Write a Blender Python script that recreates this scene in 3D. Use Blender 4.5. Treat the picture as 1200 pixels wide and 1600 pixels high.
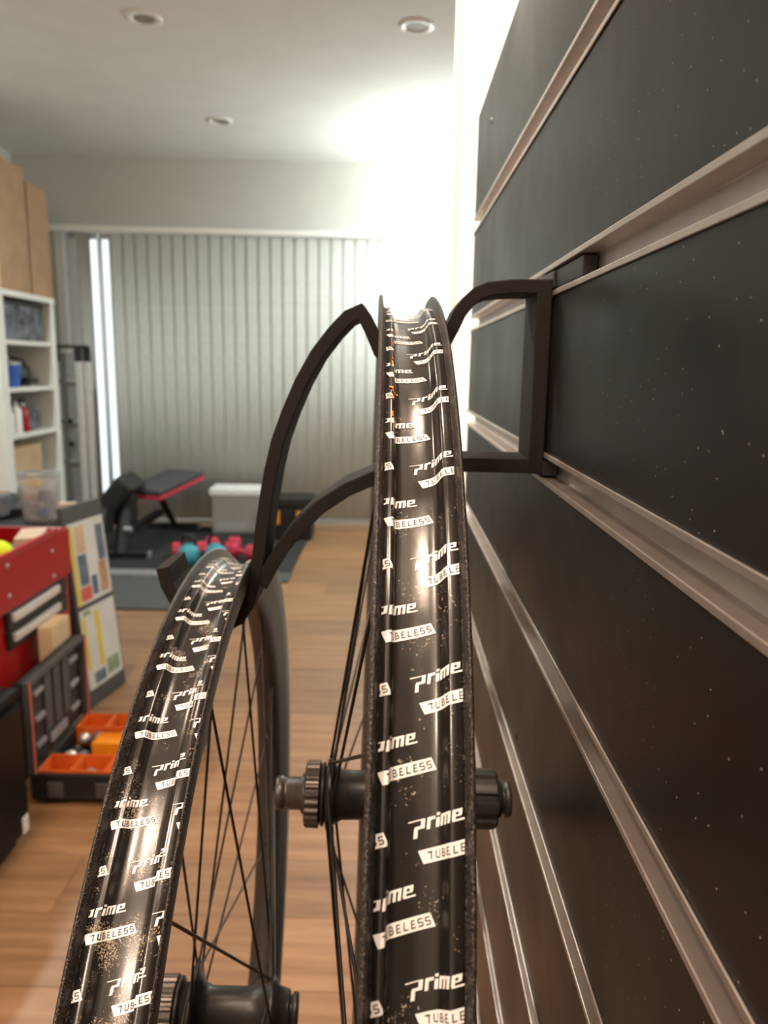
import bpy, bmesh, math, random
from mathutils import Vector, Matrix
random.seed(7)
for o in list(bpy.data.objects): bpy.data.objects.remove(o)
SC = bpy.context.scene; COL = SC.collection
PI = math.pi
EYE = 1.1                      # camera height above the floor

# ---------------------------------------------------------------- camera
cd = bpy.data.cameras.new('camera'); cam = bpy.data.objects.new('camera', cd); COL.objects.link(cam)
cd.sensor_fit = 'VERTICAL'; cd.sensor_height = 34.6; cd.sensor_width = 25.95; cd.lens = 25.95
cd.clip_start = .01; cd.clip_end = 60
yc = Vector((12, -227, 1200)).normalized()
zc = -Vector((-100, 6343, 1200)); zc = (zc - yc*zc.dot(yc)).normalized()
xc = yc.cross(zc)
if xc.x < 0: xc = -xc
W = Matrix((xc, yc, zc))       # rows: world axes in camera space (x right, y down, z forward)
rot = Matrix((W.col[0], -W.col[1], -W.col[2])).transposed()
cam.matrix_world = Matrix.Translation((0, 0, EYE)) @ rot.to_4x4()
cd.dof.use_dof = True; cd.dof.focus_distance = .30; cd.dof.aperture_fstop = 13.5
SC.camera = cam

# ---------------------------------------------------------------- world, lamps, exposure
wd = bpy.data.worlds.new('world'); SC.world = wd; wd.use_nodes = True
wd.node_tree.nodes['Background'].inputs[0].default_value = (.86, .93, 1, 1)
wd.node_tree.nodes['Background'].inputs[1].default_value = 1.6
SC.view_settings.view_transform = 'Standard'; SC.view_settings.look = 'None'
SC.view_settings.gamma = 1; SC.view_settings.use_curve_mapping = False
SC.view_settings.exposure = 0
WARM = (1, .74, .55); NEUT = (.92, 1, .95)
def unseen_ceiling_spot(x, y, power, color, angle=115, radius=.07):
    l = bpy.data.lights.new('unseen_ceiling_spot', 'SPOT'); l.energy = power; l.color = color
    l.spot_size = math.radians(angle); l.spot_blend = .6; l.shadow_soft_size = radius
    o = bpy.data.objects.new('unseen_ceiling_spot', l); COL.objects.link(o); o.location = (x, y, 2.37); return o
unseen_ceiling_spot(.02, -.14, 64, WARM)
unseen_ceiling_spot(-.55, -.10, 60, WARM)
unseen_ceiling_spot(-.97, .95, 34, WARM, 105)
unseen_ceiling_spot(-1.9, 2.0, 52, NEUT, 150)  # added fill, out of view on the left
unseen_ceiling_spot(-1.9, 3.4, 78, NEUT, 150)  # added fill, out of view, brightens the back of the room
unseen_ceiling_spot(.80, 3.2, 75, NEUT, 150)  # added fill hidden by the wall end, lifts the blind's right side
unseen_ceiling_spot(.07, .75, 24, WARM, 100)
# unseen spot, added to wash out the white wall past the slatwall's far end
e = unseen_ceiling_spot(-.97, 1.95, 330, (1, .93, .78), 50)
e.rotation_euler = (Vector((.128, 1.34, 1.42)) - e.location).to_track_quat('-Z', 'Y').to_euler()
# fill light added behind the camera to brighten the ceiling and rims
pn = bpy.data.lights.new('rear_fill_light', 'POINT'); pn.energy = 42; pn.color = WARM; pn.shadow_soft_size = .09
po = bpy.data.objects.new('rear_fill_light', pn); COL.objects.link(po); po.location = (-.75, -.75, 2.0)

# ---------------------------------------------------------------- helpers
def new_mat(name, color, rough=.5, metal=0, spec=.5, **kw):
    m = bpy.data.materials.new(name); m.use_nodes = True
    b = m.node_tree.nodes['Principled BSDF']
    b.inputs['Base Color'].default_value = (*color, 1); b.inputs['Roughness'].default_value = rough
    b.inputs['Metallic'].default_value = metal; b.inputs['Specular IOR Level'].default_value = spec
    for k, v in kw.items(): b.inputs[k.replace('_', ' ')].default_value = v
    return m
def nodes(m): return m.node_tree.nodes, m.node_tree.links, m.node_tree.nodes['Principled BSDF']
def coords(m, scale=(1, 1, 1), kind='Object'):
    N, L, b = nodes(m); t = N.new('ShaderNodeTexCoord'); p = N.new('ShaderNodeMapping')
    p.inputs['Scale'].default_value = scale; L.new(t.outputs[kind], p.inputs[0]); return p.outputs[0]
def noise(m, vec, scale, detail=3, rough=.5):
    N, L, b = nodes(m); n = N.new('ShaderNodeTexNoise'); n.inputs['Scale'].default_value = scale
    n.inputs['Detail'].default_value = detail; n.inputs['Roughness'].default_value = rough
    L.new(vec, n.inputs['Vector']); return n.outputs['Fac']
def ramp(m, fac, stops):
    N, L, b = nodes(m); r = N.new('ShaderNodeValToRGB'); L.new(fac, r.inputs[0])
    e = r.color_ramp.elements
    while len(e) < len(stops): e.new(.5)
    for el, (p, c) in zip(e, stops): el.position = p; el.color = (*c, 1) if len(c) == 3 else c
    return r.outputs[0]
def mix(m, fac, a, b_):
    N, L, b = nodes(m); x = N.new('ShaderNodeMix'); x.data_type = 'RGBA'
    for sock, v in ((x.inputs[0], fac), (x.inputs[6], a), (x.inputs[7], b_)):
        if isinstance(v, (int, float)): sock.default_value = v
        elif isinstance(v, tuple): sock.default_value = (*v, 1)
        else: L.new(v, sock)
    return x.outputs[2]
def bump(m, h, strength=.3, dist=.001):
    N, L, b = nodes(m); n = N.new('ShaderNodeBump'); n.inputs['Strength'].default_value = strength
    n.inputs['Distance'].default_value = dist; L.new(h, n.inputs['Height']); L.new(n.outputs[0], b.inputs['Normal'])
def grainy(name, color, rough=.5, var=.25, scale=40, metal=0, bmp=0, spec=.5):
    m = new_mat(name, color, rough, metal, spec); v = coords(m); f = noise(m, v, scale)
    N, L, b = nodes(m); lo = tuple(c*(1-var) for c in color); hi = tuple(min(1, c*(1+var)) for c in color)
    L.new(ramp(m, f, [(.3, lo), (.7, hi)]), b.inputs['Base Color'])
    if bmp: bump(m, f, bmp, .001)
    return m

class MB:
    """collects geometry for one mesh"""
    def __init__(s): s.v = []; s.f = []; s.m = []; s.sm = []
    def add(s, vs, fs, mi=0, smooth=False):
        o = len(s.v); s.v += [tuple(v) for v in vs]
        s.f += [tuple(i+o for i in f) for f in fs]; s.m += [mi]*len(fs); s.sm += [smooth]*len(fs); return s
    def box(s, lo, hi, mi=0, M=None):
        vs = [Vector((x, y, z)) for x in (lo[0], hi[0]) for y in (lo[1], hi[1]) for z in (lo[2], hi[2])]
        if M: vs = [M @ v for v in vs]
        return s.add(vs, [(0, 1, 3, 2), (4, 6, 7, 5), (0, 4, 5, 1), (2, 3, 7, 6), (0, 2, 6, 4), (1, 5, 7, 3)], mi)
    def bbox(s, lo, hi, r=.004, mi=0, M=None):
        """box with chamfered edges"""
        bm = bmesh.new(); bmesh.ops.create_cube(bm, size=1)
        for v in bm.verts: v.co = Vector([(lo[k]+hi[k])/2 + v.co[k]*(hi[k]-lo[k]) for k in range(3)])
        bmesh.ops.bevel(bm, geom=bm.edges[:], offset=r, segments=2, profile=.6, affect='EDGES')
        bm.verts.index_update()
        vs = [M @ v.co if M else v.co.copy() for v in bm.verts]
        s.add(vs, [tuple(v.index for v in f.verts) for f in bm.faces], mi); bm.free(); return s
    def tube(s, pts, r, n=8, mi=0, cap=True, smooth=True):
        """round tube along a polyline; r is a number or one radius per point"""
        pts = [Vector(p) for p in pts]; rs = r if isinstance(r, (list, tuple)) else [r]*len(pts)
        vs = []; ref = None
        for i, p in enumerate(pts):
            t = (pts[min(i+1, len(pts)-1)] - pts[max(i-1, 0)]).normalized()
            if ref is None: ref = t.orthogonal().normalized()
            a = (ref - t*ref.dot(t)).normalized(); ref = a; b = t.cross(a)
            vs += [p + (a*math.cos(2*PI*k/n) + b*math.sin(2*PI*k/n))*rs[i] for k in range(n)]
        fs = [(i*n+k, i*n+(k+1) % n, (i+1)*n+(k+1) % n, (i+1)*n+k) for i in range(len(pts)-1) for k in range(n)]
        s.add(vs, fs, mi, smooth)
        if cap: s.add(vs[:n], [tuple(range(n-1, -1, -1))], mi); s.add(vs[-n:], [tuple(range(n))], mi)
        return s
    def lathe(s, prof, n=32, axis='z', c=(0, 0, 0), mi=0, smooth=True, closed=False, rad=None):
        """prof: (radius, height) pairs turned about an axis; rad(k) modulates the radius per segment"""
        vs = []; c = Vector(c)
        for (r, h) in prof:
            for k in range(n):
                a = 2*PI*k/n; q = r*(rad(k) if rad else 1)
                x, y = q*math.cos(a), q*math.sin(a)
                vs.append(c + (Vector((x, y, h)) if axis == 'z' else Vector((h, x, y)) if axis == 'x' else Vector((y, h, x))))
        P = len(prof); rng = range(P) if closed else range(P-1)
        fs = [(i*n+k, i*n+(k+1) % n, ((i+1) % P)*n+(k+1) % n, ((i+1) % P)*n+k) for i in rng for k in range(n)]
        s.add(vs, fs, mi, smooth)
        if not closed:
            if prof[0][0] > 1e-6: s.add(vs[:n], [tuple(range(n-1, -1, -1))], mi)
            if prof[-1][0] > 1e-6: s.add(vs[-n:], [tuple(range(n))], mi)
        return s
    def ribbon(s, pts, t, y0, y1, mi=0, smooth=False):
        """flat bar: a polyline in the XZ plane, t thick, from y0 to y1"""
        P = [Vector((x, z)) for x, z in pts]; L_, R_ = [], []
        for i, p in enumerate(P):
            a = (P[i]-P[i-1]).normalized() if i else (P[1]-P[0]).normalized()
            b = (P[i+1]-P[i]).normalized() if i < len(P)-1 else a
            n1 = Vector((-a.y, a.x)); n2 = Vector((-b.y, b.x)); n = (n1+n2)
            n = n.normalized(); k = t/2/max(.45, n.dot(n1)); L_.append(p+n*k); R_.append(p-n*k)
        vs = [Vector((q.x, y, q.y)) for i in range(len(P)) for y, q in ((y0, L_[i]), (y1, L_[i]), (y1, R_[i]), (y0, R_[i]))]
        fs = [(i*4+k, i*4+(k+1) % 4, (i+1)*4+(k+1) % 4, (i+1)*4+k) for i in range(len(P)-1) for k in range(4)]
        s.add(vs, fs, mi, smooth); s.add(vs[:4], [(3, 2, 1, 0)], mi); s.add(vs[-4:], [(0, 1, 2, 3)], mi); return s
    def mesh(s, name, mats):
        me = bpy.data.meshes.new(name); me.from_pydata([tuple(v) for v in s.v], [], s.f)
        for m in (mats if isinstance(mats, (list, tuple)) else [mats]): me.materials.append(m)
        me.polygons.foreach_set('material_index', s.m); me.polygons.foreach_set('use_smooth', s.sm)
        bm = bmesh.new(); bm.from_mesh(me); bmesh.ops.recalc_face_normals(bm, faces=bm.faces[:]); bm.to_mesh(me); bm.free()
        return me
    def build(s, name, mats, parent=None, bevel=0, **tags):
        return obj(name, s.mesh(name, mats), parent, bevel, **tags)
def obj(name, me, parent=None, bevel=0, **tags):
    o = bpy.data.objects.new(name, me); COL.objects.link(o)
    if parent: o.parent = parent
    if bevel:
        b = o.modifiers.new('bevel', 'BEVEL'); b.width = bevel; b.segments = 2; b.limit_method = 'ANGLE'
    for k, v in tags.items(): o[k] = v
    return o
def thing(name, label, cat, loc=(0, 0, 0), rz=0, group=None):
    o = bpy.data.objects.new(name, None); COL.objects.link(o); o.empty_display_size = .05
    o.location = loc; o.rotation_euler = (0, 0, rz); o['label'] = label; o['category'] = cat
    if group: o['group'] = group
    return o
def tag(o, label, cat, group=None):
    o['label'] = label; o['category'] = cat
    if group: o['group'] = group
    return o
def struct(name, mb, mat): return mb.build(name, mat, kind='structure')

# ---------------------------------------------------------------- materials
M = {}
M['ceiling'] = grainy('ceiling_paint', (.70, .71, .70), .9, .03, 6)
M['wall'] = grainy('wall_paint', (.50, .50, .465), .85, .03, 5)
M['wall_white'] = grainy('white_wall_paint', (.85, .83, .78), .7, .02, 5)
M['trim'] = grainy('trim_paint', (.80, .79, .75), .5, .03, 9)
M['white_plastic'] = grainy('white_plastic', (.80, .80, .78), .4, .04, 8)
M['white_board'] = grainy('white_melamine', (.74, .74, .70), .5, .03, 8)
M['vane'] = grainy('blind_fabric', (.575, .605, .58), .85, .05, 25)
m = new_mat('glass', (1, 1, 1), .02); m.node_tree.nodes['Principled BSDF'].inputs['Transmission Weight'].default_value = 1; M['glass'] = m
m = new_mat('clear_plastic', (.93, .91, .93), .12); m.node_tree.nodes['Principled BSDF'].inputs['Transmission Weight'].default_value = .8; M['clear'] = m
m = new_mat('frosted_plastic', (.86, .83, .82), .35); m.node_tree.nodes['Principled BSDF'].inputs['Transmission Weight'].default_value = .7; M['frosted'] = m
# laminate floor: warm oak planks, grain along X
m = new_mat('oak_laminate', (.4, .25, .15), .42); N, L, b = nodes(m)
v = coords(m, (1.1, 16, 1)); oi = N.new('ShaderNodeObjectInfo')
va = N.new('ShaderNodeVectorMath'); va.operation = 'ADD'; L.new(v, va.inputs[0])
cx = N.new('ShaderNodeCombineXYZ'); mu = N.new('ShaderNodeMath'); mu.operation = 'MULTIPLY'; mu.inputs[1].default_value = 37
L.new(oi.outputs['Random'], mu.inputs[0]); L.new(mu.outputs[0], cx.inputs[0]); L.new(mu.outputs[0], cx.inputs[1]); L.new(cx.outputs[0], va.inputs[1])
g = noise(m, va.outputs[0], 2.2, 6, .62)
c1 = ramp(m, g, [(.28, (.195, .097, .046)), (.5, (.295, .156, .077)), (.72, (.385, .222, .117))])
tone = ramp(m, oi.outputs['Random'], [(0, (.80, .80, .80)), (1, (1.12, 1.08, 1.04))])
mm = N.new('ShaderNodeMix'); mm.data_type = 'RGBA'; mm.blend_type = 'MULTIPLY'; mm.inputs[0].default_value = 1
L.new(c1, mm.inputs[6]); L.new(tone, mm.inputs[7]); L.new(mm.outputs[2], b.inputs['Base Color']); bump(m, g, .12, .001)
M['oak'] = m
# slatwall board: black laminate with dust specks and faint scuffs
m = new_mat('black_laminate', (.008, .0075, .0075), .34, 0, .36); N, L, b = nodes(m)
v = coords(m); vo = N.new('ShaderNodeTexVoronoi'); vo.voronoi_dimensions = '2D'; vo.inputs['Scale'].default_value = 120
sp = N.new('ShaderNodeSeparateXYZ'); cb = N.new('ShaderNodeCombineXYZ'); L.new(v, sp.inputs[0]); L.new(sp.outputs[1], cb.inputs[0]); L.new(sp.outputs[2], cb.inputs[1]); L.new(cb.outputs[0], vo.inputs['Vector'])
lt = N.new('ShaderNodeMath'); lt.operation = 'LESS_THAN'; lt.inputs[1].default_value = .038; L.new(vo.outputs['Distance'], lt.inputs[0])
sx = N.new('ShaderNodeSeparateColor'); L.new(vo.outputs['Color'], sx.inputs[0])
gt = N.new('ShaderNodeMath'); gt.operation = 'GREATER_THAN'; gt.inputs[1].default_value = .72; L.new(sx.outputs[0], gt.inputs[0])
ml = N.new('ShaderNodeMath'); ml.operation = 'MULTIPLY'; L.new(lt.outputs[0], ml.inputs[0]); L.new(gt.outputs[0], ml.inputs[1])
f2 = noise(m, v, 9, 5, .6); haze = ramp(m, f2, [(.4, (.0055, .005, .005)), (.75, (.012, .011, .0105))])
L.new(mix(m, ml.outputs[0], haze, (.34, .32, .29)), b.inputs['Base Color'])
rg = ramp(m, f2, [(.3, (.30, .30, .30)), (.75, (.46, .46, .46))]); L.new(rg, b.inputs['Roughness'])
bump(m, noise(m, v, 900, 2), .06, .0004)
M['slat'] = m
M['alu'] = grainy('brushed_aluminium', (.50, .45, .42), .42, .08, 60, .85, .05)
M['bracket'] = grainy('black_textured_steel', (.012, .009, .009), .62, .5, 1400, 0, .6, .18)
M['bracket'].node_tree.nodes['Bump'].inputs['Distance'].default_value = .0005
# rims: black anodised alloy, flange sparkle put into the colour as pale specks
m = new_mat('black_rim_alloy', (.02, .017, .016), .36, .1, .32); N, L, b = nodes(m); v = coords(m)
f = noise(m, v, 1500, 2); L.new(ramp(m, f, [(.5, (.016, .014, .014)), (.72, (.16, .135, .12))]), b.inputs['Base Color']); bump(m, f, .6, .0008)
M['rim'] = m
def tape_mat(name, flakes):
    m = new_mat(name, (.010, .009, .009), .24, 0, .7); N, L, b = nodes(m); v = coords(m)
    f = noise(m, v, 1500 if flakes else 750, 3, .7); f2 = noise(m, v, 75, 3)
    mq = N.new('ShaderNodeMath'); mq.operation = 'MULTIPLY'; L.new(f, mq.inputs[0]); L.new(f2, mq.inputs[1])
    lo, hi = ((.385, .43) if not flakes else (.338, .358))
    k = ramp(m, mq.outputs[0], [(lo, (0, 0, 0)), (hi, (1, 1, 1))])
    L.new(mix(m, k, (.012, .0105, .010), (.34, .27, .20)), b.inputs['Base Color'])
    L.new(ramp(m, f2, [(.3, (.15, .15, .15)), (.7, (.27, .27, .27))]), b.inputs['Roughness'])
    bump(m, f, .10 if flakes else .06, .0003)
    return m
M['tape_near'] = tape_mat('black_rim_tape', False); M['tape_dusty'] = tape_mat('black_rim_tape_dusty', True)
M['print_white'] = new_mat('white_print', (.80, .77, .77), .5); M['print_dark'] = new_mat('dark_print', (.012, .011, .012), .5)
M['sealant'] = new_mat('orange_sealant', (.62, .22, .03), .5)
M['spoke'] = new_mat('black_spoke_steel', (.025, .022, .020), .35, .6)
M['hub'] = grainy('satin_black_hub', (.024, .022, .022), .36, .15, 300, .4)
M['hub_edge'] = grainy('worn_black_lockring', (.10, .088, .08), .38, .25, 500, .75)
M['red'] = grainy('red_enamel', (.31, .003, .007), .32, .08, 6, 0, 0, .35)
M['dark'] = grainy('black_plastic', (.009, .009, .0095), .5, .2, 30)
M['charcoal'] = grainy('charcoal_board', (.055, .055, .055), .6, .1, 12)
M['black_vinyl'] = grainy('black_vinyl', (.009, .009, .0095), .5, .2, 40)
M['pad'] = grainy('grey_black_vinyl_pad', (.055, .05, .055), .55, .15, 30)
M['red_vinyl'] = grainy('red_vinyl', (.52, .03, .07), .5, .1, 20)
M['teal'] = grainy('teal_vinyl', (.045, .30, .38), .45, .1, 20)
M['mat_black'] = grainy('black_rubber', (.015, .0155, .0155), .85, .2, 60)
M['mat_grey'] = grainy('grey_foam', (.060, .063, .061), .9, .1, 60)
M['steel'] = grainy('bright_steel', (.72, .71, .70), .35, .05, 30, .6)
M['steel_grey'] = grainy('grey_metal', (.32, .32, .33), .45, .08, 30, .4)
M['card'] = grainy('cardboard', (.33, .205, .115), .85, .12, 9)
M['card_light'] = grainy('light_cardboard', (.52, .37, .22), .85, .1, 9)
M['orange'] = grainy('orange_plastic', (.66, .115, .012), .45, .1, 20)
M['amber'] = grainy('amber_plastic', (.76, .26, .01), .45, .1, 20)
M['blue'] = grainy('blue_plastic', (.02, .10, .42), .45, .1, 20)
M['yellow'] = grainy('yellow_plastic', (.72, .50, .05), .5, .1, 20)
M['ball'] = grainy('tennis_felt', (.66, .80, .03), .95, .12, 300, 0, .5)
M['paper'] = grainy('white_paper', (.56, .555, .525), .7, .06, 14)
M['paper_yellow'] = grainy('yellow_print', (.62, .46, .07), .7, .05, 20)
M['print_brown'] = grainy('brown_print', (.40, .22, .13), .7, .2, 20)
M['print_blue'] = grainy('slate_print', (.10, .13, .18), .7, .3, 30)
M['print_skin'] = grainy('tan_print', (.56, .36, .22), .7, .1, 20)
M['print_red'] = grainy('red_print', (.55, .10, .07), .7, .1, 20)
M['print_green'] = grainy('green_print', (.22, .28, .16), .7, .3, 30)
M['cloth_dark'] = grainy('dark_patterned_cloth', (.13, .14, .165), .9, .75, 14)
M['beige'] = grainy('beige_wood', (.58, .42, .30), .6, .1, 14)
M['ebony'] = grainy('black_laquer', (.004, .0035, .0035), .5, .2, 20, 0, 0, .15)
M['brown_panel'] = grainy('brown_hardboard', (.15, .11, .085), .8, .1, 12)
M['lens_off'] = new_mat('unlit_lens', (.22, .20, .17), .4)
m = new_mat('glowing_bulb', (1, 1, 1), .4); nodes(m)[2].inputs['Emission Color'].default_value = (1, .97, .9, 1); nodes(m)[2].inputs['Emission Strength'].default_value = 12; M['bulb'] = m

# ================================================================ ROOM SHELL
XL, XR, YB, YF, H = -2.45, 1.9, -1.3, 5.24, 2.4
WX = .0925                      # front plane of the slatwall board
RW = .128                       # face of the white wall behind it
fl = struct('floor', MB().box((XL-.1, YB, -.06), (XR+.1, YF+.5, -.006)), M['oak'])
plank_cache = {}
row = 0; y = -.30
while y < YF+.19:
    x = XL + .004 - (row*.47 % 1.2); y1 = min(y+.186, YF+.2)
    while x < XR:
        x0, x1 = max(x, XL+.001), min(x+1.2, XR)
        if x1-x0 > .02:
            hx, hy = (x1-x0)/2-.0007, (y1-y)/2-.0007; key = (round(hx, 3), round(hy, 3))
            if key not in plank_cache: plank_cache[key] = MB().box((-hx, -hy, -.0055), (hx, hy, 0)).mesh('plank', M['oak'])
            p = obj('plank', plank_cache[key], fl); p.location = ((x0+x1)/2, (y+y1)/2, 0)
        x += 1.2
    y += .186; row += 1
struct('ceiling', MB().box((XL-.1, YB, H), (XR+.1, YF+.5, H+.1)), M['ceiling'])
struct('wall_left', MB().box((XL-.1, YB, 0), (XL, YF+.4, H)), M['wall'])
struct('wall_rear', MB().box((XL-.1, YB-.1, 0), (XR+.1, YB, H)), M['wall'])
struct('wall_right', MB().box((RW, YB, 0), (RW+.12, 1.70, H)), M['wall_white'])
struct('wall_right_far', MB().box((XR, YB, 0), (XR+.1, YF+.4, H)), M['wall'])
# jamb lining on the wall's far end
struct('trim_1', MB().box((RW-.006, 1.695, 0), (RW+.126, 1.715, H)).box((RW-.010, 1.62, 0), (RW, 1.705, H)), M['trim'])
# back wall with the wide sliding-door opening behind the blind
BACK = Matrix.Translation((0, 5.35, 0)) @ Matrix.Rotation(math.atan(.058), 4, 'Z')   # plane of the back wall
def square(o): o.matrix_world = BACK; return o
OX0, OX1, OZ = -2.21, 1.5, 1.96
bw = MB()
bw.box((XL-.1, 0, OZ), (XR, .12, H)).box((XL, 0, 0), (OX0, .12, OZ)).box((OX1, 0, 0), (XR, .12, OZ))
square(struct('wall_back', bw, M['wall']))
square(struct('trim_2', MB().box((OX0, -.012, 0), (OX0+.05, .12, OZ)).box((OX1-.05, -.012, 0), (OX1, .12, OZ)), M['trim']))
win = MB()
for x in (OX0+.05, -1.05, -.22, .62, OX1-.10): win.box((x, .075, .03), (x+.05, .11, OZ))
win.box((OX0+.05, .075, .03), (OX1-.05, .11, .09)).box((OX0+.05, .075, OZ-.06), (OX1-.05, .11, OZ))
wn = square(struct('window_1', win, M['trim']))
for x0, x1 in ((-2.11, -1.05), (-1.0, -.22), (-.17, .62), (.67, 1.4)):
    MB().box((x0, .09, .09), (x1, .095, OZ-.06)).build('pane', M['glass'], wn)
square(struct('trim_3', MB().box((OX0+.05, -.02, 0), (OX1-.05, .07, .028)), M['trim']))
square(struct('baseboard_back', MB().box((XL, -.012, 0), (OX0, 0, .07)), M['trim']))

# downlights, switched off, in the ceiling we can see
for x, y, lab in ((-.973, 3.24, 'nearest of the two on the left'), (.072, 3.277, 'nearest of the two on the right'),
                  (-.958, 4.49, 'farther one on the left above the blind'), (.066, 4.575, 'farther one inside the bright patch')):
    t = thing('ceiling_downlight', 'unlit white recessed ceiling downlight, ' + lab, 'light', (x, y, H), 0, 'ceiling downlights')
    MB().lathe([(.043, -.002), (.046, -.006), (.062, -.007), (.070, -.003), (.071, 0)], 28).build('trim_ring', M['white_plastic'], t)
    MB().lathe([(.0, -.003), (.042, -.0025)], 24).build('lens', M['lens_off'], t)

# ================================================================ VERTICAL BLIND
bl = thing('vertical_blind', 'pale grey vertical blind drawn across the back doors', 'blind')
bl.matrix_world = BACK @ Matrix.Translation((0, -.05, 0))
MB().bbox((OX0-.01, -.028, 1.925), (1.42, .022, 1.962), .004).build('headrail', M['trim'], bl)
vane_me = {}
def vane_mesh(w):
    mb = MB(); n = 5; vs = []
    for i in range(n):
        u = (i/(n-1)-.5); d = .0006*(1-4*u*u)
        vs += [(u*w, -d, .045), (u*w, -d, 1.922), (u*w, -d+.001, .045), (u*w, -d+.001, 1.922)]
    fs = []
    for i in range(n-1):
        a, c = i*4, (i+1)*4
        fs += [(a, c, c+1, a+1), (a+2, a+3, c+3, c+2), (a+1, c+1, c+3, a+3), (a, a+2, c+2, c)]
    fs += [(0, 1, 3, 2), (n*4-4, n*4-2, n*4-1, n*4-3)]
    return mb.add(vs, fs, 0, True).mesh('vane', M['vane'])
vm = vane_mesh(.092)
x = -2.03; i = 0
xs = [-2.018, -1.912]
x = -1.808
while x < 1.42: xs.append(x); x += .0795
for i, x in enumerate(xs):
    v = obj('vane', vm, bl); ang = math.radians(1.0 + random.uniform(-.25, .25))
    if i == 0: ang = math.radians(6)
    if i == 1: ang = math.radians(86)
    v.location = (x, 0, 0); v.rotation_euler = (0, 0, ang)

# ================================================================ SLATWALL
sw = thing('slatwall_board', 'black slatwall board with aluminium groove rails on the white wall', 'wall board')
S0, S1 = -.75, .93
grooves = [EYE + z for z in (.1590, .0505, -.0580, -.1665, -.2750, -.3835, -.4920, -.6005, -.7090, -.8175, -.9260, -1.0345)]
zt = EYE + .2776
edges = []
for g in grooves: edges.append((g+.0068, zt)); zt = g-.0068
edges.append((.012, zt))
for z0, z1 in edges:
    MB().box((WX, S0, z0), (WX+.018, S1, z1)).build('slat', M['slat'], sw, .0007)
for g in grooves:
    o = [(-.0012, .0092), (-.0012, .0062), (.0088, .0060), (.0088, -.0060), (-.0012, -.0062), (-.0012, -.0092)]
    inn = [(-.0001, .0092), (-.0001, .0071), (.0100, .0067), (.0100, -.0067), (-.0001, -.0071), (-.0001, -.0092)]
    vs = []; 
    for yy in (S0, S1):
        vs += [(WX+px, yy, g+pz) for px, pz in o] + [(WX+px, yy, g+pz) for px, pz in inn]
    fs = [(k, k+1, 12+k+1, 12+k) for k in range(5)] + [(6+k, 18+k, 18+k+1, 6+k+1) for k in range(5)]
    fs += [(k, 6+k, 6+k+1, k+1) for k in range(5)] + [(12+k, 12+k+1, 18+k+1, 18+k) for k in range(5)] + [(0, 12, 18, 6), (5, 11, 23, 17)]
    MB().add(vs, fs).build('groove_rail', M['alu'], sw, .0004)
MB().box((WX+.0182, S0+.01, .012), (RW, S1-.004, EYE+.274)).build('backing', M['dark'], sw)
for yy, zz in ((.505, .845), (.80, 1.335)):
    MB().lathe([(0, -.0008), (.0022, -.0006), (.003, 0)], 14, 'x', (WX, yy, zz)).build('screw', M['dark'], sw)

# ================================================================ WHEEL HANGER
hg = thing('wheel_hanger', 'black bent flat-bar wheel hanger hooked into the slatwall grooves', 'rack')
Y0, Y1 = .455, .495
arm = [(.084, 1.1465), (.068, 1.1462), (.055, 1.1447), (.0485, 1.1420), (.043, 1.137), (.0385, 1.131), (.035, 1.123), (.0305, 1.1145), (.024, 1.1065), (.0165, 1.1022), (.006, 1.1008),
       (-.0015, 1.1030), (-.0070, 1.1085), (-.0100, 1.1155), (-.0125, 1.121), (-.0155, 1.1268), (-.0188, 1.1310), (-.0255, 1.1280), (-.034, 1.1192), (-.044, 1.1062), (-.053, 1.0902), (-.061, 1.072),
       (-.0672, 1.055), (-.0718, 1.036), (-.0752, 1.017), (-.0775, 1.001), (-.0795, .985), (-.0828, .968), (-.0868, .9535), (-.0925, .9445), (-.0985, .9410), (-.1040, .9408), (-.1120, .9425), (-.122, .9468), (-.1305, .9535), (-.1365, .9655), (-.1388, .9765)]
MB().ribbon(arm, .0078, Y0, Y1).build('hook_arm', M['bracket'], hg, .0006)
brace = [(.086, 1.0430), (.046, 1.0432), (.018, 1.0405), (-.009, 1.0345), (-.026, 1.0268), (-.042, 1.0158), (-.055, 1.0030), (-.0650, .990), (-.0725, .9775), (-.0785, .9660)]
MB().ribbon(brace, .0085, Y0+.0003, Y1-.0003).build('brace_bar', M['bracket'], hg, .0006)
MB().box((.0825, Y0-.0002, 1.0385), (WX-.0013, Y1+.0002, 1.1505)).build('wall_bar', M['bracket'], hg, .0008)
MB().box((WX+.0005, .395, grooves[1]-.0052), (WX+.0085, Y1, grooves[1]+.0052)).box((WX-.0015, Y0, grooves[1]-.0045), (WX+.002, Y1, grooves[1]+.0045)).build('mounting_tab', M['dark'], hg, .0006)
MB().box((WX-.0015, Y0, grooves[2]-.0045), (WX+.0078, Y1, grooves[2]+.0045)).build('mounting_tab', M['dark'], hg, .0006)

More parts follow.
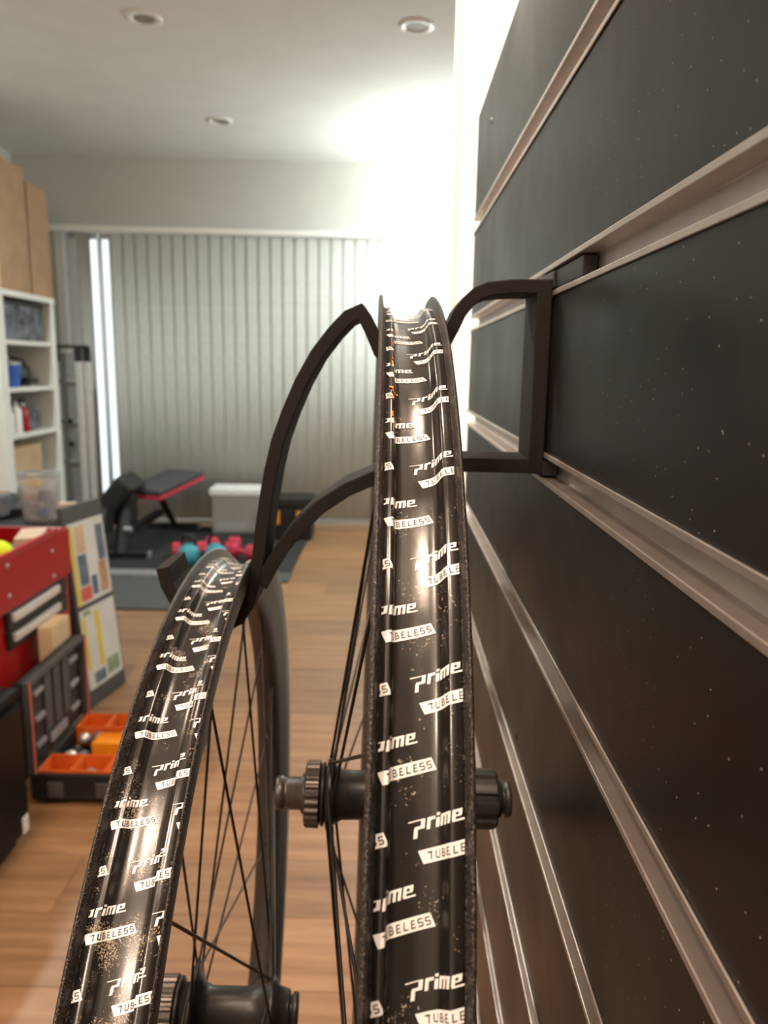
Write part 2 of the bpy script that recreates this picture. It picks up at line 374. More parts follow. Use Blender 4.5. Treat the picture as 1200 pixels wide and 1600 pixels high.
# ================================================================ WHEELS
RR = .317
def inner_profile(w, lean):
    """surface seen from outside between the flanges: list of (x, r)"""
    h = w/2; e = h-.0151
    half = [(0, RR-.0108), (.003, RR-.0106), (.0055, RR-.0103), (.0073, RR-.0101), (.0081, RR-.0096), (.0085, RR-.0087), (.0086, RR-.0074), (.0087, RR-.0067), (.0090, RR-.0064), (.0096+e*.3, RR-.0063)]
    rgt = [(h-.0023, RR-.0064), (h-.0019, RR-.0056), (h-.0015, RR-.0002)]
    lft = [(-(h-.0031), RR-.0066), (-(h-.0026), RR-.0056), (-(h-.0018), RR-.0002)]
    # the tape bridges one side of the well in an easy slope (lean = side) and drops steeply on the other
    easy = half[:2] + [(.0050, RR-.0103), (.0062, RR-.0098), (.0070, RR-.0090), (.0077, RR-.0080), (.0083, RR-.0070), (.0087, RR-.0066), (.0090, RR-.0064), (.0096+e*.3, RR-.0063)]
    L2, R2 = (easy, half) if lean < 0 else (half, easy)
    return lft[::-1] + [(-x, r) for x, r in L2[:0:-1]] + R2 + rgt
def arc_map(P):
    """distance along the profile (0 in the middle) -> (x, r)"""
    Q = P[2:-2]; mid = min(range(len(Q)), key=lambda i: abs(Q[i][0])); S = [0.0]*len(Q)
    for i in range(mid+1, len(Q)): S[i] = S[i-1] + math.dist(Q[i], Q[i-1])
    for i in range(mid-1, -1, -1): S[i] = S[i+1] - math.dist(Q[i], Q[i+1])
    def f(u):
        u = min(S[-1], max(S[0], u))
        for i in range(len(Q)-1):
            if u <= S[i+1]:
                k = (u-S[i])/(S[i+1]-S[i]); dx, dr = Q[i+1][0]-Q[i][0], Q[i+1][1]-Q[i][1]; l = math.hypot(dx, dr)
                return Q[i][0]+dx*k, Q[i][1]+dr*k, -dr/l, dx/l
    return f, S[0], S[-1]
def prof_r(x, P):
    for (x0, r0), (x1, r1) in zip(P[1:], P[2:]):
        if x0 <= x <= x1 and x1 > x0: return r0 + (r1-r0)*(x-x0)/(x1-x0)
    return P[2][1]
GL = {'T': [(0, .82, .7, 1), (.27, 0, .43, .82)], 'U': [(0, .16, .16, 1), (.54, .16, .7, 1), (.06, 0, .64, .17)],
      'B': [(0, 0, .16, 1), (.16, .84, .6, 1), (.16, .42, .6, .57), (.16, 0, .6, .16), (.54, .55, .68, .88), (.54, .1, .7, .45)],
      'E': [(0, 0, .16, 1), (.16, .84, .66, 1), (.16, .42, .6, .57), (.16, 0, .66, .16)], 'L': [(0, 0, .16, 1), (.16, 0, .66, .16)],
      'S': [(.06, .84, .7, 1), (0, .52, .16, .9), (.05, .42, .64, .57), (.54, .1, .7, .47), (0, 0, .64, .16)]}
# squared italic lower-case word, one list of bars per letter (x0, y0, x1, y1), with its width
LOGO = [([(-.55, .90, .75, 1.0), (.50, .30, .80, 1.0), (.02, .18, .80, .42), (-.02, -.55, .28, .30)], .98),
        ([(0, 0, .27, 1), (.27, .74, .62, 1)], .74), ([(0, 0, .27, .80), (0, .98, .27, 1.22)], .40),
        ([(0, 0, .25, 1), (.25, .78, 1.05, 1), (.42, 0, .64, .8), (.81, 0, 1.06, 1)], 1.2),
        ([(0, .12, .26, 1), (.26, .78, .76, 1), (.5, .46, .76, .8), (.26, .40, .7, .54), (.05, 0, 1.0, .16)], 1.0)]
def stamp_rects():
    out = []
    cx = 0; sc = 3.7; sy = 2.95
    for bars, wdt in LOGO:
        out += [('w', cx+a*sc+.36*b*sy, b*sy, cx+c*sc+.36*b*sy, d*sy, .36) for a, b, c, d in bars]; cx += wdt*sc
    # label below
    out += [('w', .6, -8.5, 19.6, -4.9, -.2)]
    lx = 2.3
    for ch in 'TUBELESS':
        out += [('d', lx+a*2.15, -7.8+b*2.15, lx+c*2.15, -7.8+d*2.15, .2) for a, b, c, d in GL[ch]]; lx += 2.1
    return out
STAMP = stamp_rects()
def print_mesh(w, P, rows, ang=math.radians(15)):
    mb = MB(); F, lo, hi = arc_map(P); lo += .0002; hi -= .0002; ca, sa = math.cos(ang), math.sin(ang)
    for u0, s0 in rows:
        if u0 > hi or u0 < lo-.019: continue
        for kind, x0, y0, x1, y1, sh in STAMP:
            nx = max(1, int(math.ceil((x1-x0)/.5))); ny = max(1, int(math.ceil((y1-y0)/1.6)))
            lift = .00018 if kind == 'w' else .00026
            for i in range(nx):
                for j in range(ny):
                    q = []
                    for a, c in ((i, j), (i+1, j), (i+1, j+1), (i, j+1)):
                        yy = y0+(y1-y0)*c/ny; xx = x0+(x1-x0)*a/nx + sh*(yy-y0)
                        X, Y = (ca*xx-sa*yy)*.001, (sa*xx+ca*yy)*.001
                        q.append((u0+X, s0-Y))
                    if max(p[0] for p in q) < lo or min(p[0] for p in q) > hi: continue
                    vs = []
                    for X, S in q:
                        px, r, nx_, nr_ = F(min(hi, max(lo, X))); px += nx_*lift; r += nr_*lift; t = S/(RR-.009)
                        vs.append((px, -r*math.sin(t), r*math.cos(t)))
                    if (Vector(vs[0])-Vector(vs[1])).length + (Vector(vs[2])-Vector(vs[3])).length < 1e-5: continue
                    mb.add(vs, [(0, 1, 2, 3)], 0 if kind == 'w' else 1)
    return mb
def wheel(name, label, loc, a, b, w, tape, rows, rear, phase):
    ax = Vector((1, -a, -b)).normalized(); ez = Vector((0, 0, 1)); ez = (ez-ax*ez.dot(ax)).normalized(); ey = ez.cross(ax)
    t = thing(name, label, 'wheel')
    t.matrix_world = Matrix.Translation(loc) @ Matrix((ax, ey, ez)).transposed().to_4x4()
    P = inner_profile(w, 1 if rear else -1); h = w/2
    outer = [(h-.0008, RR+.0002), (h, RR-.0008), (h+.0001, RR-.0075), (h-.0002, RR-.010), (h-.0013, RR-.017), (.0125, RR-.022), (.0098, RR-.0285), (.0070, RR-.0325), (.0035, RR-.0342), (0, RR-.0345)]
    full = [(x, r-.0003) for x, r in P] + [(h-.0011, RR+.0002)] + outer + [(-x, r) for x, r in outer[-2::-1]] + [(-h+.0012, RR+.0002)]
    MB().lathe([(r, x) for x, r in full], 300, 'x', closed=True).build('rim', M['rim'], t)
    tp = [(x, r) for x, r in P[2:-2]]
    tape_o = MB().lathe([(r, x) for x, r in tp] + [(r-.0002, x) for x, r in tp[::-1]], 300, 'x', closed=True).build('rim_tape', tape, t)
    pm = print_mesh(w, P, rows).mesh('tape_print', [M['print_white'], M['print_dark']]); obj('tape_print', pm, tape_o)
    # hub: measured along the axle from the wheel's middle plane
    if rear:
        cap0, cap1, lock0, lock1, fl0, fl1 = -.0708, -.0545, -.0505, -.0425, -.0355, .030
        body = [(.0225, fl0-.0015), (.0228, fl0+.0015), (.0190, fl0+.003), (.0158, fl0+.008), (.0152, -.012), (.0160, 0), (.0175, fl1-.006), (.024, fl1-.002), (.024, fl1+.002), (.018, fl1+.004), (.017, .044)]
    else:
        cap0, cap1, lock0, lock1, fl0, fl1 = -.0580, -.0475, -.0440, -.0325, -.0195, .0335
        body = [(.0285, fl0-.0015), (.0290, fl0+.001), (.0235, fl0+.0025), (.0165, fl0+.006), (.0142, fl0+.011), (.0140, .018), (.0155, fl1-.004), (.0205, fl1-.001), (.0205, fl1+.0015), (.015, fl1+.004), (.013, .044)]
    MB().lathe([(.0155, lock1-.001), (.0165, fl0-.003)] + body, 48, 'x').build('hub_shell', M['hub'], t)
    n = 96
    MB().lathe([(.0150, lock0-.0015), (.0195, lock0-.001), (.0209, lock0), (.0211, lock1), (.0195, lock1+.0005), (.0150, lock1+.0010)], n, 'x', smooth=False,
               rad=lambda k: 1.0 if k % 4 < 2 else .945).build('lockring', M['hub_edge'], t)
    MB().lathe([(.0190, lock1+.0012), (.0200, lock1+.002), (.0200, lock1+.0035), (.0172, lock1+.004)], 48, 'x').build('rotor_seat', M['hub'], t)
    MB().lathe([(.0065, cap0), (.0098, cap0), (.0106, cap0+.001), (.0106, cap0+.005), (.0094, cap0+.0058), (.0094, cap0+.0075), (.0104, cap0+.0083), (.0104, cap1), (.0128, cap1+.001), (.0128, lock0-.001)], 40, 'x').build('end_cap', M['hub_edge'], t)
    if rear:
        MB().lathe([(.0165, .0445), (.0190, .045), (.0190, .072), (.0178, .0735), (.0118, .0737)], 72, 'x', smooth=False,
                   rad=lambda k: 1.0 if k % 8 < 5 else .90).build('freehub_body', M['hub'], t)
        MB().lathe([(.0116, .0738), (.0116, .0765), (.0092, .077), (.0092, .0785), (.0116, .079), (.0116, .0822), (.0105, .083), (.0065, .083)], 40, 'x').build('end_cap', M['hub'], t)
    else:
        MB().lathe([(.0125, .0442), (.0125, .0455), (.0092, .046), (.0092, .0475), (.0110, .048), (.0110, .0508), (.0102, .0515), (.0065, .0515)], 40, 'x').build('end_cap', M['hub'], t)
    MB().lathe([(.0062, cap0+.002), (.0062, cap1)], 20, 'x').build('axle_bore', M['dark'], t)
    # spokes: 28, crossed, each its own piece with its nipple
    ns = 28
    cache = {}
    for j in range(ns):
        side = j % 2; k = j//2; lead = 1 if k % 2 else -1
        key = (side, lead)
        if key not in cache:
            hx = (fl0 if not side else fl1) + lead*.0012; hr = (.0205 if rear else (.0262 if not side else .0185))
            da = lead*math.radians(62)
            p0 = Vector((hx, -hr*math.sin(da), hr*math.cos(da))); p1 = Vector(((-.0022 if not side else .0022), 0, RR-.033))
            d = (p1-p0).normalized()
            sp = MB().tube([p0-d*.001, p0+d*.02, p1-d*.014], [.0011, .00095, .00095], 6).mesh('spoke', M['spoke'])
            npm = MB().tube([p1-d*.015, p1-d*.003, p1+d*.002], [.0016, .0017, .0020], 6).mesh('nipple', M['spoke'])
            cache[key] = (sp, npm)
        sp, npm = cache[key]; an = 2*PI*(j+.5)/ns + phase
        s = obj('spoke', sp, t); s.rotation_euler = (an, 0, 0)
        obj('nipple', npm, s)
    return t, P
# stamp rows (start across the rim, distance along the rim from its top), metres
def rows_for(uA, sA, uB, sB):
    out = []
    for k in range(-10, 8):
        for c in (-1, 0, 1): out += [(uA+.031*c, sA+.0405*k), (uB+.031*c, sB+.0405*k)]
    return [(u, s) for u, s in out if -.12 < s < .52]
wr, PR = wheel('rear_bicycle_wheel', 'bare black rear bicycle wheel with taped rim hanging nearest the slatwall', (-.0003, .4621, EYE-.2774), -.0236, .0234, .0302, M['tape_near'],
               rows_for(-.0010, .2865, -.0158, .3068), True, -.033)
wf, PF = wheel('front_bicycle_wheel', 'bare black front bicycle wheel with dusty taped rim hanging lower, outermost from the wall', (-.1085, .4555, EYE-.437), -.0382, .0218, .0335, M['tape_dusty'],
               rows_for(-.0168, .2220, -.0016, .2030), False, .353)
# dried sealant: a thin orange line and a few flecks along the left shoulder of the near rim
sb = MB()
for k in range(16):
    s = random.uniform(.09, .19); x = -.0088 + random.uniform(-.0004, .0004); r = prof_r(x, PR)+.0003
    ln = random.uniform(.001, .006); wdt = random.uniform(.0002, .00045)
    vs = []
    for ds, dx in ((0, -wdt), (0, wdt), (ln, wdt*.6), (ln, -wdt*.6)):
        th = (s+ds)/(RR-.009); rr = prof_r(x+dx, PR)+.0004; vs.append((x+dx, -rr*math.sin(th), rr*math.cos(th)))
    sb.add(vs, [(0, 1, 2, 3)])
for k in range(5):
    s = .161; x = -.0105+.0007*k; th = (s+.0004*math.sin(k*2))/(RR-.009); q = []
    for ds, dx in ((-.0006, 0), (-.0006, .0008), (.0005, .0008), (.0005, 0)):
        t_ = th+ds/(RR-.009); rr = prof_r(x+dx, PR)+.0005; q.append((x+dx, -rr*math.sin(t_), rr*math.cos(t_)))
    sb.add(q, [(0, 1, 2, 3)])
sb.build('dried_sealant', M['sealant'], wr, kind='stuff')

# ================================================================ LEFT SIDE: BOOKCASE AND WHAT IS ON IT
BX, BY0, BY1, BH = -2.0, 3.98, 4.66, 1.462
bc = thing('bookcase', 'white open bookcase by the left wall with two cartons on top', 'shelf', (0, 0, 0))
dpt = -2.42
MB().box((dpt, BY0, 0), (BX, BY0+.075, BH-.03)).build('side_panel', M['white_board'], bc, .002)
MB().box((dpt, BY1-.05, 0), (BX, BY1, BH-.03)).build('side_panel', M['white_board'], bc, .002)
MB().box((dpt, BY0-.005, BH-.03), (BX+.005, BY1+.005, BH)).build('top_panel', M['white_board'], bc, .002)
MB().box((dpt, BY0+.075, .05), (dpt+.01, BY1-.05, BH-.03)).build('back_panel', M['brown_panel'], bc)
SHZ = [1.185, .935, .685, .43, .06]
for z in SHZ: MB().box((dpt+.01, BY0+.075, z), (BX-.01, BY1-.05, z+.024)).build('shelf', M['white_board'], bc, .001)
def carton(name, label, lo, hi, mat, grp=None, tape=None, cat='box'):
    t = thing(name, label, cat, ((lo[0]+hi[0])/2, (lo[1]+hi[1])/2, lo[2]), 0, grp)
    hx, hy, hz = (hi[0]-lo[0])/2, (hi[1]-lo[1])/2, hi[2]-lo[2]
    MB().bbox((-hx, -hy, 0), (hx, hy, hz), .004).build('carton_body', mat, t)
    MB().box((-hx*.98, -hy*.98, hz), (hx*.98, -.001, hz+.003)).build('flap', mat, t)
    MB().box((-hx*.98, .001, hz), (hx*.98, hy*.98, hz+.003)).build('flap', mat, t)
    return t
carton('cardboard_carton', 'tall brown cardboard carton on the bookcase, nearer and taller of the two', (-2.38, 4.05, BH), (-2.0, 4.385, 2.113), M['card'])
carton('cardboard_carton', 'brown cardboard carton on the bookcase, farther and shorter of the two', (-2.36, 4.405, BH), (-2.0, 4.66, 2.055), M['card'])
# contents of the bookcase (front edge near BX)
def put(name, mb_mats, label, cat, loc, rz=0, grp=None):
    t = thing(name, label, cat, loc, rz, grp)
    for nm, mb, mat in mb_mats: mb.build(nm, mat, t)
    return t
put('fabric_bin', [('bin_body', MB().bbox((-.17, -.235, 0), (.17, .235, .20), .02), M['cloth_dark']), ('rim_band', MB().bbox((-.175, -.24, .185), (.175, .24, .21), .008), M['dark'])],
    'dark grey patterned fabric bin on the topmost bookcase shelf', 'bin', (-2.2, 4.33, 1.209))
put('blue_tub', [('tub_body', MB().lathe([(.065, 0), (.078, .10), (.080, .12)], 20), M['blue']), ('lid', MB().lathe([(.082, .12), (.082, .135), (.03, .145), (.02, .165), (0, .167)], 20), M['steel_grey'])],
    'blue plastic tub with grey lid on the second bookcase shelf', 'tub', (-2.10, 4.225, .959))
put('black_helmet', [('shell', MB().lathe([(.10, 0), (.108, .04), (.10, .10), (.07, .145), (.03, .162), (0, .165)], 20), M['dark']), ('visor', MB().bbox((.06, -.06, .02), (.13, .06, .045), .006), M['dark'])],
    'black domed helmet beside the blue tub on the bookcase', 'helmet', (-2.17, 4.43, .959))
for y, mat, lab, mh in ((4.12, 'white_plastic', 'white bottle at the near end of the third bookcase shelf', .15), (4.215, 'white_plastic', 'white bottle beside the red can on the bookcase', .17), (4.30, 'red', 'red can on the third bookcase shelf', .16)):
    put('spray_bottle' if mat != 'red' else 'spray_can', [('body', MB().lathe([(.033, 0), (.035, .01), (.035, mh-.04), (.018, mh-.02)], 18), M[mat]), ('cap', MB().lathe([(.018, mh-.02), (.018, mh), (.012, mh+.004), (0, mh+.004)], 14), M['steel_grey'])],
        lab, 'bottle' if mat != 'red' else 'can', (-2.06, y, .709))
put('grey_bag', [('bag_body', MB().bbox((-.08, -.07, 0), (.08, .07, .13), .035), M['cloth_dark']), ('bag_handle', MB().tube([(0, -.04, .12), (0, -.03, .17), (0, .03, .17), (0, .04, .12)], .008, 8), M['dark'])],
    'dark grey bag at the far end of the third bookcase shelf', 'bag', (-2.14, 4.46, .709))
carton('light_carton', 'light brown carton on the fourth bookcase shelf', (-2.25, 4.12, .454), (-2.03, 4.44, .63), M['card_light'])

# folding ladder beside the bookcase
ld = thing('folding_ladder', 'folded aluminium step ladder with black top caps beside the bookcase', 'ladder', (-1.98, 4.80, 0))
for x, y in ((-.088, 0), (.052, 0), (.095, .03)):
    MB().bbox((x-.02, y-.012, .03), (x+.018, y+.012, 1.10), .004).build('rail', M['steel'], ld)
    MB().bbox((x-.022, y-.015, 0), (x+.02, y+.015, .035), .004).build('rubber_foot', M['dark'], ld)
    MB().bbox((x-.021, y-.014, 1.10), (x+.019, y+.014, 1.185), .004).build('end_cap', M['dark'], ld)
MB().bbox((-.108, -.011, 1.182), (.11, .04, 1.20), .004).build('top_platform', M['dark'], ld)
for k in range(4): MB().bbox((-.072, -.008, .22+.25*k), (.034, .012, .245+.25*k), .003).build('step', M['steel_grey'], ld)
MB().box((-.066, .016, .03), (.03, .022, 1.15)).build('rear_frame', M['steel_grey'], ld)
for z in (.72, .58): MB().bbox((-.03, -.02, z), (.0, -.010, z+.03), .003).build('hinge', M['dark'], ld)

# ================================================================ GYM CORNER
tag(MB().bbox((-1.84, 4.00, 0), (-.52, 5.12, .010), .003).build('gym_mat', M['mat_black']), 'black rubber gym mat under the weight bench', 'mat')
tag(MB().bbox((-2.05, 3.32, 0), (-.86, 3.86, .010), .003).build('foam_mat', M['mat_grey']), 'grey foam floor mat in front of the black mat', 'mat')
tag(MB().bbox((-2.05, 3.875, 0), (-.90, 3.985, .012), .003).build('edge_ramp', M['steel_grey']), 'pale grey edging strip between the grey and black mats', 'mat')
tag(MB().bbox((-.885, 3.80, 0), (-.515, 3.985, .010), .003).build('foam_tile', M['mat_grey']), 'small grey foam tile at the right corner of the black mat', 'mat')
wb = thing('weight_bench', 'black weight bench with red trimmed pad on the black mat', 'bench', (-1.5, 4.55, .010))
def orient(p, d, up=(0, 0, 1)):
    d = Vector(d).normalized(); s = d.cross(Vector(up)).normalized(); u = s.cross(d)
    return Matrix.Translation(p) @ Matrix((s, d, u)).transposed().to_4x4()
Mp = orient((.02, -.16, .315), (.13, .44, .055))
MB().bbox((-.13, .06, 0), (.13, .56, .035), .012, 0, Mp).build('seat_pad', M['pad'], wb)
MB().bbox((-.135, .055, -.022), (.135, .565, .0), .006, 0, Mp).build('pad_trim', M['red_vinyl'], wb)
Mb = orient((-.165, -.17, .215), (.17, 0, .20))
MB().bbox((-.13, -.03, -.06), (.13, .28, .06), .025, 0, Mb).build('front_pad', M['black_vinyl'], wb)
MB().bbox((-.10, -.24, .16), (.03, -.12, .36), .03).build('leg_roller_cover', M['black_vinyl'], wb)
MB().tube([(-.02, -.32, .02), (-.02, -.20, .28)], .042, 10).build('front_post', M['dark'], wb)
MB().tube([(.06, .50, .02), (.03, .20, .32)], .022, 10).build('rear_post', M['dark'], wb)
MB().bbox((-.045, -.30, .10), (.005, .45, .145), .006).build('main_beam', M['dark'], wb)
for yy, xx, nm in ((-.32, -.02, 'front_foot'), (.50, .06, 'rear_foot')):
    f = MB().bbox((xx-.20, yy-.022, 0), (xx+.16, yy+.022, .035), .006).build(nm, M['dark'], wb)
    for ex in (xx-.205, xx+.155): MB().bbox((ex, yy-.024, 0), (ex+.012, yy+.024, .038), .003).build('end_cap', M['steel_grey'], f)
wp = MB().tube([(-.10, -.36, .22), (-.06, -.36, .22)], .075, 20).build('plate', M['dark'], wb)
MB().tube([(.0, -.30, .16), (.04, -.30, .16)], .018, 12).build('adjuster_knob', M['steel_grey'], wb)
sbx = thing('storage_tub', 'frosted plastic storage tub with white lid by the blind', 'tub', (-1.005, 5.00, .010))
MB().bbox((-.15, -.10, 0), (.15, .10, .25), .012).build('tub_body', M['frosted'], sbx)
MB().bbox((-.165, -.11, .25), (.165, .11, .30), .012).build('lid', M['white_plastic'], sbx)
MB().box((-.12, -.075, .02), (.12, .075, .09)).build('packed_cloth', M['paper'], sbx)
MB().box((-.11, -.07, .10), (.11, .07, .15)).build('packed_bag', M['print_brown'], sbx)
dbx = thing('tool_case', 'black lidded storage box with yellow clips right of the frosted tub', 'box', (-.625, 4.86, .010))
MB().bbox((-.135, -.10, 0), (.135, .10, .20), .012).build('case_body', M['dark'], dbx)
MB().bbox((-.145, -.11, .20), (.145, .11, .27), .015).build('lid', M['black_vinyl'], dbx)
for x in (-.09, .06): MB().bbox((x-.02, -.122, .10), (x+.025, -.100, .185), .004).build('clip', M['amber'], dbx)
for x, y, lab in ((-1.10, 4.11, 'teal kettlebell at the near edge of the black mat, left of the two'), (-.955, 4.13, 'teal kettlebell at the near edge of the black mat, right of the two')):
    k = thing('kettlebell', lab, 'weight', (x, y, .010), 0, 'teal kettlebells')
    MB().lathe([(.035, 0), (.058, .022), (.064, .055), (.052, .09), (.030, .112), (0, .118)], 20).build('bell', M['teal'], k)
    MB().tube([(-.032, 0, .095), (-.040, 0, .13), (-.022, 0, .162), (.022, 0, .162), (.040, 0, .13), (.032, 0, .095)], .010, 8).build('handle', M['dark'], k)
for x, y, rz, lab in ((-1.135, 4.27, .25, 'red dumbbell left of the teal kettlebells'), (-.975, 4.41, .1, 'red dumbbell behind the gap between the teal kettlebells'), (-.83, 4.24, -.3, 'red dumbbell right of the teal kettlebells')):
    d = thing('dumbbell', lab, 'weight', (x, y, .010), rz, 'red dumbbells')
    for sx in (-.065, .065):
        MB().tube([(sx-.035, 0, .045), (sx-.028, 0, .045), (sx+.028, 0, .045), (sx+.035, 0, .045)], [.036, .045, .045, .036], 8, smooth=False).build('head', M['red_vinyl'], d)
    MB().tube([(-.05, 0, .045), (.05, 0, .045)], .016, 10).build('handle', M['red_vinyl'], d)

# ================================================================ TOOL CHEST GROUP
tc = thing('tool_chest', 'red steel tool chest with open tray and silver drawer pulls', 'tool chest', (-1.145, 1.985, .262))
cx0, cx1, cy0, cy1, ch = -.175, .175, -.285, .285, .345
body = MB().box((cx0, cy0, 0), (cx1-.012, cy1, .235)); 
body.build('body', M['red'], tc, .003)
MB().box((cx0, cy0, .235), (cx0+.012, cy1, ch)).box((cx1-.012, cy0, .205), (cx1, cy1, ch)).box((cx0+.012, cy0, .235), (cx1-.012, cy0+.012, ch)).box((cx0+.012, cy1-.012, .235), (cx1-.012, cy1, ch)).build('tray_walls', M['red'], tc, .003)
MB().box((cx0+.012, cy0+.012, .235), (cx1-.012, cy1-.012, .24)).build('tray_liner', M['dark'], tc)
MB().bbox((cx1-.014, cy0, ch), (cx1+.004, cy1-.08, ch+.012), .004).build('lip', M['red'], tc)
for z, y0 in ((.180, -.115), (.127, -.115)):
    d = MB().bbox((cx1-.012, y0, z-.024), (cx1+.002, cy1-.045, z+.024), .003).build('drawer', M['dark'], tc)
    MB().bbox((cx1+.002, y0+.01, z-.004), (cx1+.014, cy1-.115, z+.018), .004).build('drawer_pull', M['steel'], d)
for y, z in ((-.10, .325), (.16, .30), (-.10, .245), (.16, .225)):
    MB().lathe([(.007, 0), (.006, .003), (0, .004)], 12, 'x', (cx1, y, z)).build('rivet', M['steel_grey'], tc)
rc = thing('tool_cabinet_base', 'low black roller base under the red tool chest', 'cabinet', (-1.145, 1.985, 0))
MB().bbox((-.185, -.295, .045), (.18, .29, .260), .005).build('body', M['dark'], rc)
MB().bbox((.18, -.27, .06), (.187, .27, .24), .003).build('drawer', M['charcoal'], rc)
for x in (-.15, .15):
    for y in (-.25, .25): MB().tube([(x-.012, y, .022), (x+.012, y, .022)], .022, 14).build('caster', M['dark'], rc)
put('tennis_ball', [('felt', MB().lathe([(.033*math.sin(a*PI/12), .033-.033*math.cos(a*PI/12)) for a in range(13)], 20), M['ball']),
                    ('seam', MB().tube([(.0331*math.cos(a*PI/16)*math.cos(.5*math.sin(a*PI/8)), .0331*math.sin(a*PI/16)*math.cos(.5*math.sin(a*PI/8)), .033+.0331*math.sin(.5*math.sin(a*PI/8))) for a in range(33)], .0009, 4), M['paper'])],
    'yellow-green tennis ball in the open tray of the red chest', 'ball', (-1.005, 1.92, .502+.076))
put('tray_insert', [('foam', MB().bbox((-.12, -.12, 0), (.12, .12, .076), .006), M['dark'])], 'black foam block in the red chest tray under the tennis ball', 'tray', (-1.105, 1.95, .5022))
put('wood_block', [('block', MB().bbox((-.035, -.07, 0), (.035, .07, .035), .004), M['beige'])], 'pale wooden block lying in the far end of the red chest tray', 'block', (-1.035, 2.16, .5022+.075), .3)
put('parts_bin', [('bin_body', MB().bbox((-.06, -.085, 0), (.06, .085, .075), .006), M['charcoal'])], 'dark parts bin under the wooden block in the red chest tray', 'bin', (-1.045, 2.165, .5022))
# low table behind the chest, with a jar and small things
lt = thing('low_table', 'low black table behind the red tool chest', 'table', (-1.5, 2.62, 0))
MB().bbox((-.42, -.20, .53), (.35, .20, .558), .004).build('tabletop', M['dark'], lt)
for x in (-.38, .31):
    for y in (-.16, .16): MB().box((x-.025, y-.025, 0), (x+.025, y+.025, .53)).build('leg', M['dark'], lt, .003)
jr = thing('clear_jar', 'clear plastic jar with yellow and blue bits on the low table', 'jar', (-1.215, 2.62, .558))
MB().lathe([(.050, .002), (.056, 0), (.058, .01), (.066, .14), (.070, .165), (.067, .165), (.063, .14), (.054, .012), (.048, .008)], 24, closed=True).build('jar_wall', M['clear'], jr)
MB().lathe([(0, .002), (.050, .002), (.050, .007), (0, .007)], 20).build('jar_base', M['clear'], jr)
for x, y, z, c, r in ((-.02, .0, .13, 'yellow', .026), (.02, -.02, .02, 'blue', .016), (-.02, -.02, .08, 'print_skin', .022), (.022, .01, .075, 'cloth_dark', .026), (-.02, .01, .03, 'frosted', .022)):
    MB().bbox((x-r, y-r*.7, z-r*.7), (x+r, y+r*.7, z+r), r*.3).build('packed_bit', M[c], jr)
put('dark_pouch', [('pouch_body', MB().bbox((-.09, -.06, 0), (.09, .06, .085), .03), M['cloth_dark']), ('zip', MB().box((-.07, -.003, .084), (.07, .003, .088)), M['amber'])],
    'dark pouch left of the clear jar on the low table', 'pouch', (-1.42, 2.66, .558))
put('wooden_handle_brush', [('handle', MB().tube([(-.07, -.02, .018), (.03, 0, .02), (.09, .015, .02)], [.012, .016, .009], 10), M['beige']), ('bristles', MB().bbox((-.13, -.035, .002), (-.07, .0, .03), .004), M['dark'])],
    'pale wooden handled brush right of the clear jar on the low table', 'brush', (-1.235, 2.745, .558), .6)

# sign board with two printed sheets, leaning on its rear strut
pb = thing('poster_board', 'charcoal board with two printed sheets standing by the tool chest', 'sign')
b0, b1, t0 = Vector((-.950, 2.300, .003)), Vector((-.908, 2.515, .003)), Vector((-1.011, 2.306, .655))
eu = (b1-b0); wb_ = eu.length; eu.normalize(); ev = t0-b0; hb = ev.length; ev = (ev-eu*ev.dot(eu)).normalized(); en = eu.cross(ev).normalized()
if en.x < 0: en = -en
Ms = Matrix.Translation(b0) @ Matrix((eu, ev, en)).transposed().to_4x4()
MB().bbox((0, 0, -.018), (wb_, hb, 0), .003, 0, Ms).build('board', M['charcoal'], pb)
def sheet(v0, v1, marks):
    s = MB().box((.012, v0, .0002), (wb_-.010, v1, .0022), 0, Ms).build('sheet', M['paper'], pb)
    for k, (a, c, d, e, mt) in enumerate(marks):
        W_ = wb_-.022; hh = v1-v0
        MB().box((.012+a*W_, v0+c*hh, .0022), (.012+d*W_, v0+e*hh, .0027), 0, Ms).build('printed_picture', M[mt], s)
sheet(.335, .600, [(0, 0, .11, .97, 'paper_yellow'), (.18, .62, .42, .95, 'print_skin'), (.16, .22, .40, .60, 'print_blue'), (.74, .45, .95, .9, 'print_blue'), (.70, .05, .93, .44, 'print_brown'), (.46, .06, .62, .30, 'print_blue'), (.13, .03, .42, .2, 'print_red')])
sheet(.055, .318, [(.03, .25, .12, .9, 'paper_yellow'), (.38, .22, .52, .93, 'paper_yellow'), (.18, .04, .5, .18, 'print_blue'), (.56, .06, .92, .26, 'print_green'), (.1, .92, .3, .98, 'print_green')])
MB().tube([b0+eu*.1+ev*(hb*.7)-en*.02, b0+eu*.1-en*.16+Vector((0, 0, -b0.z+.006))], .008, 8).build('rear_strut', M['dark'], pb)

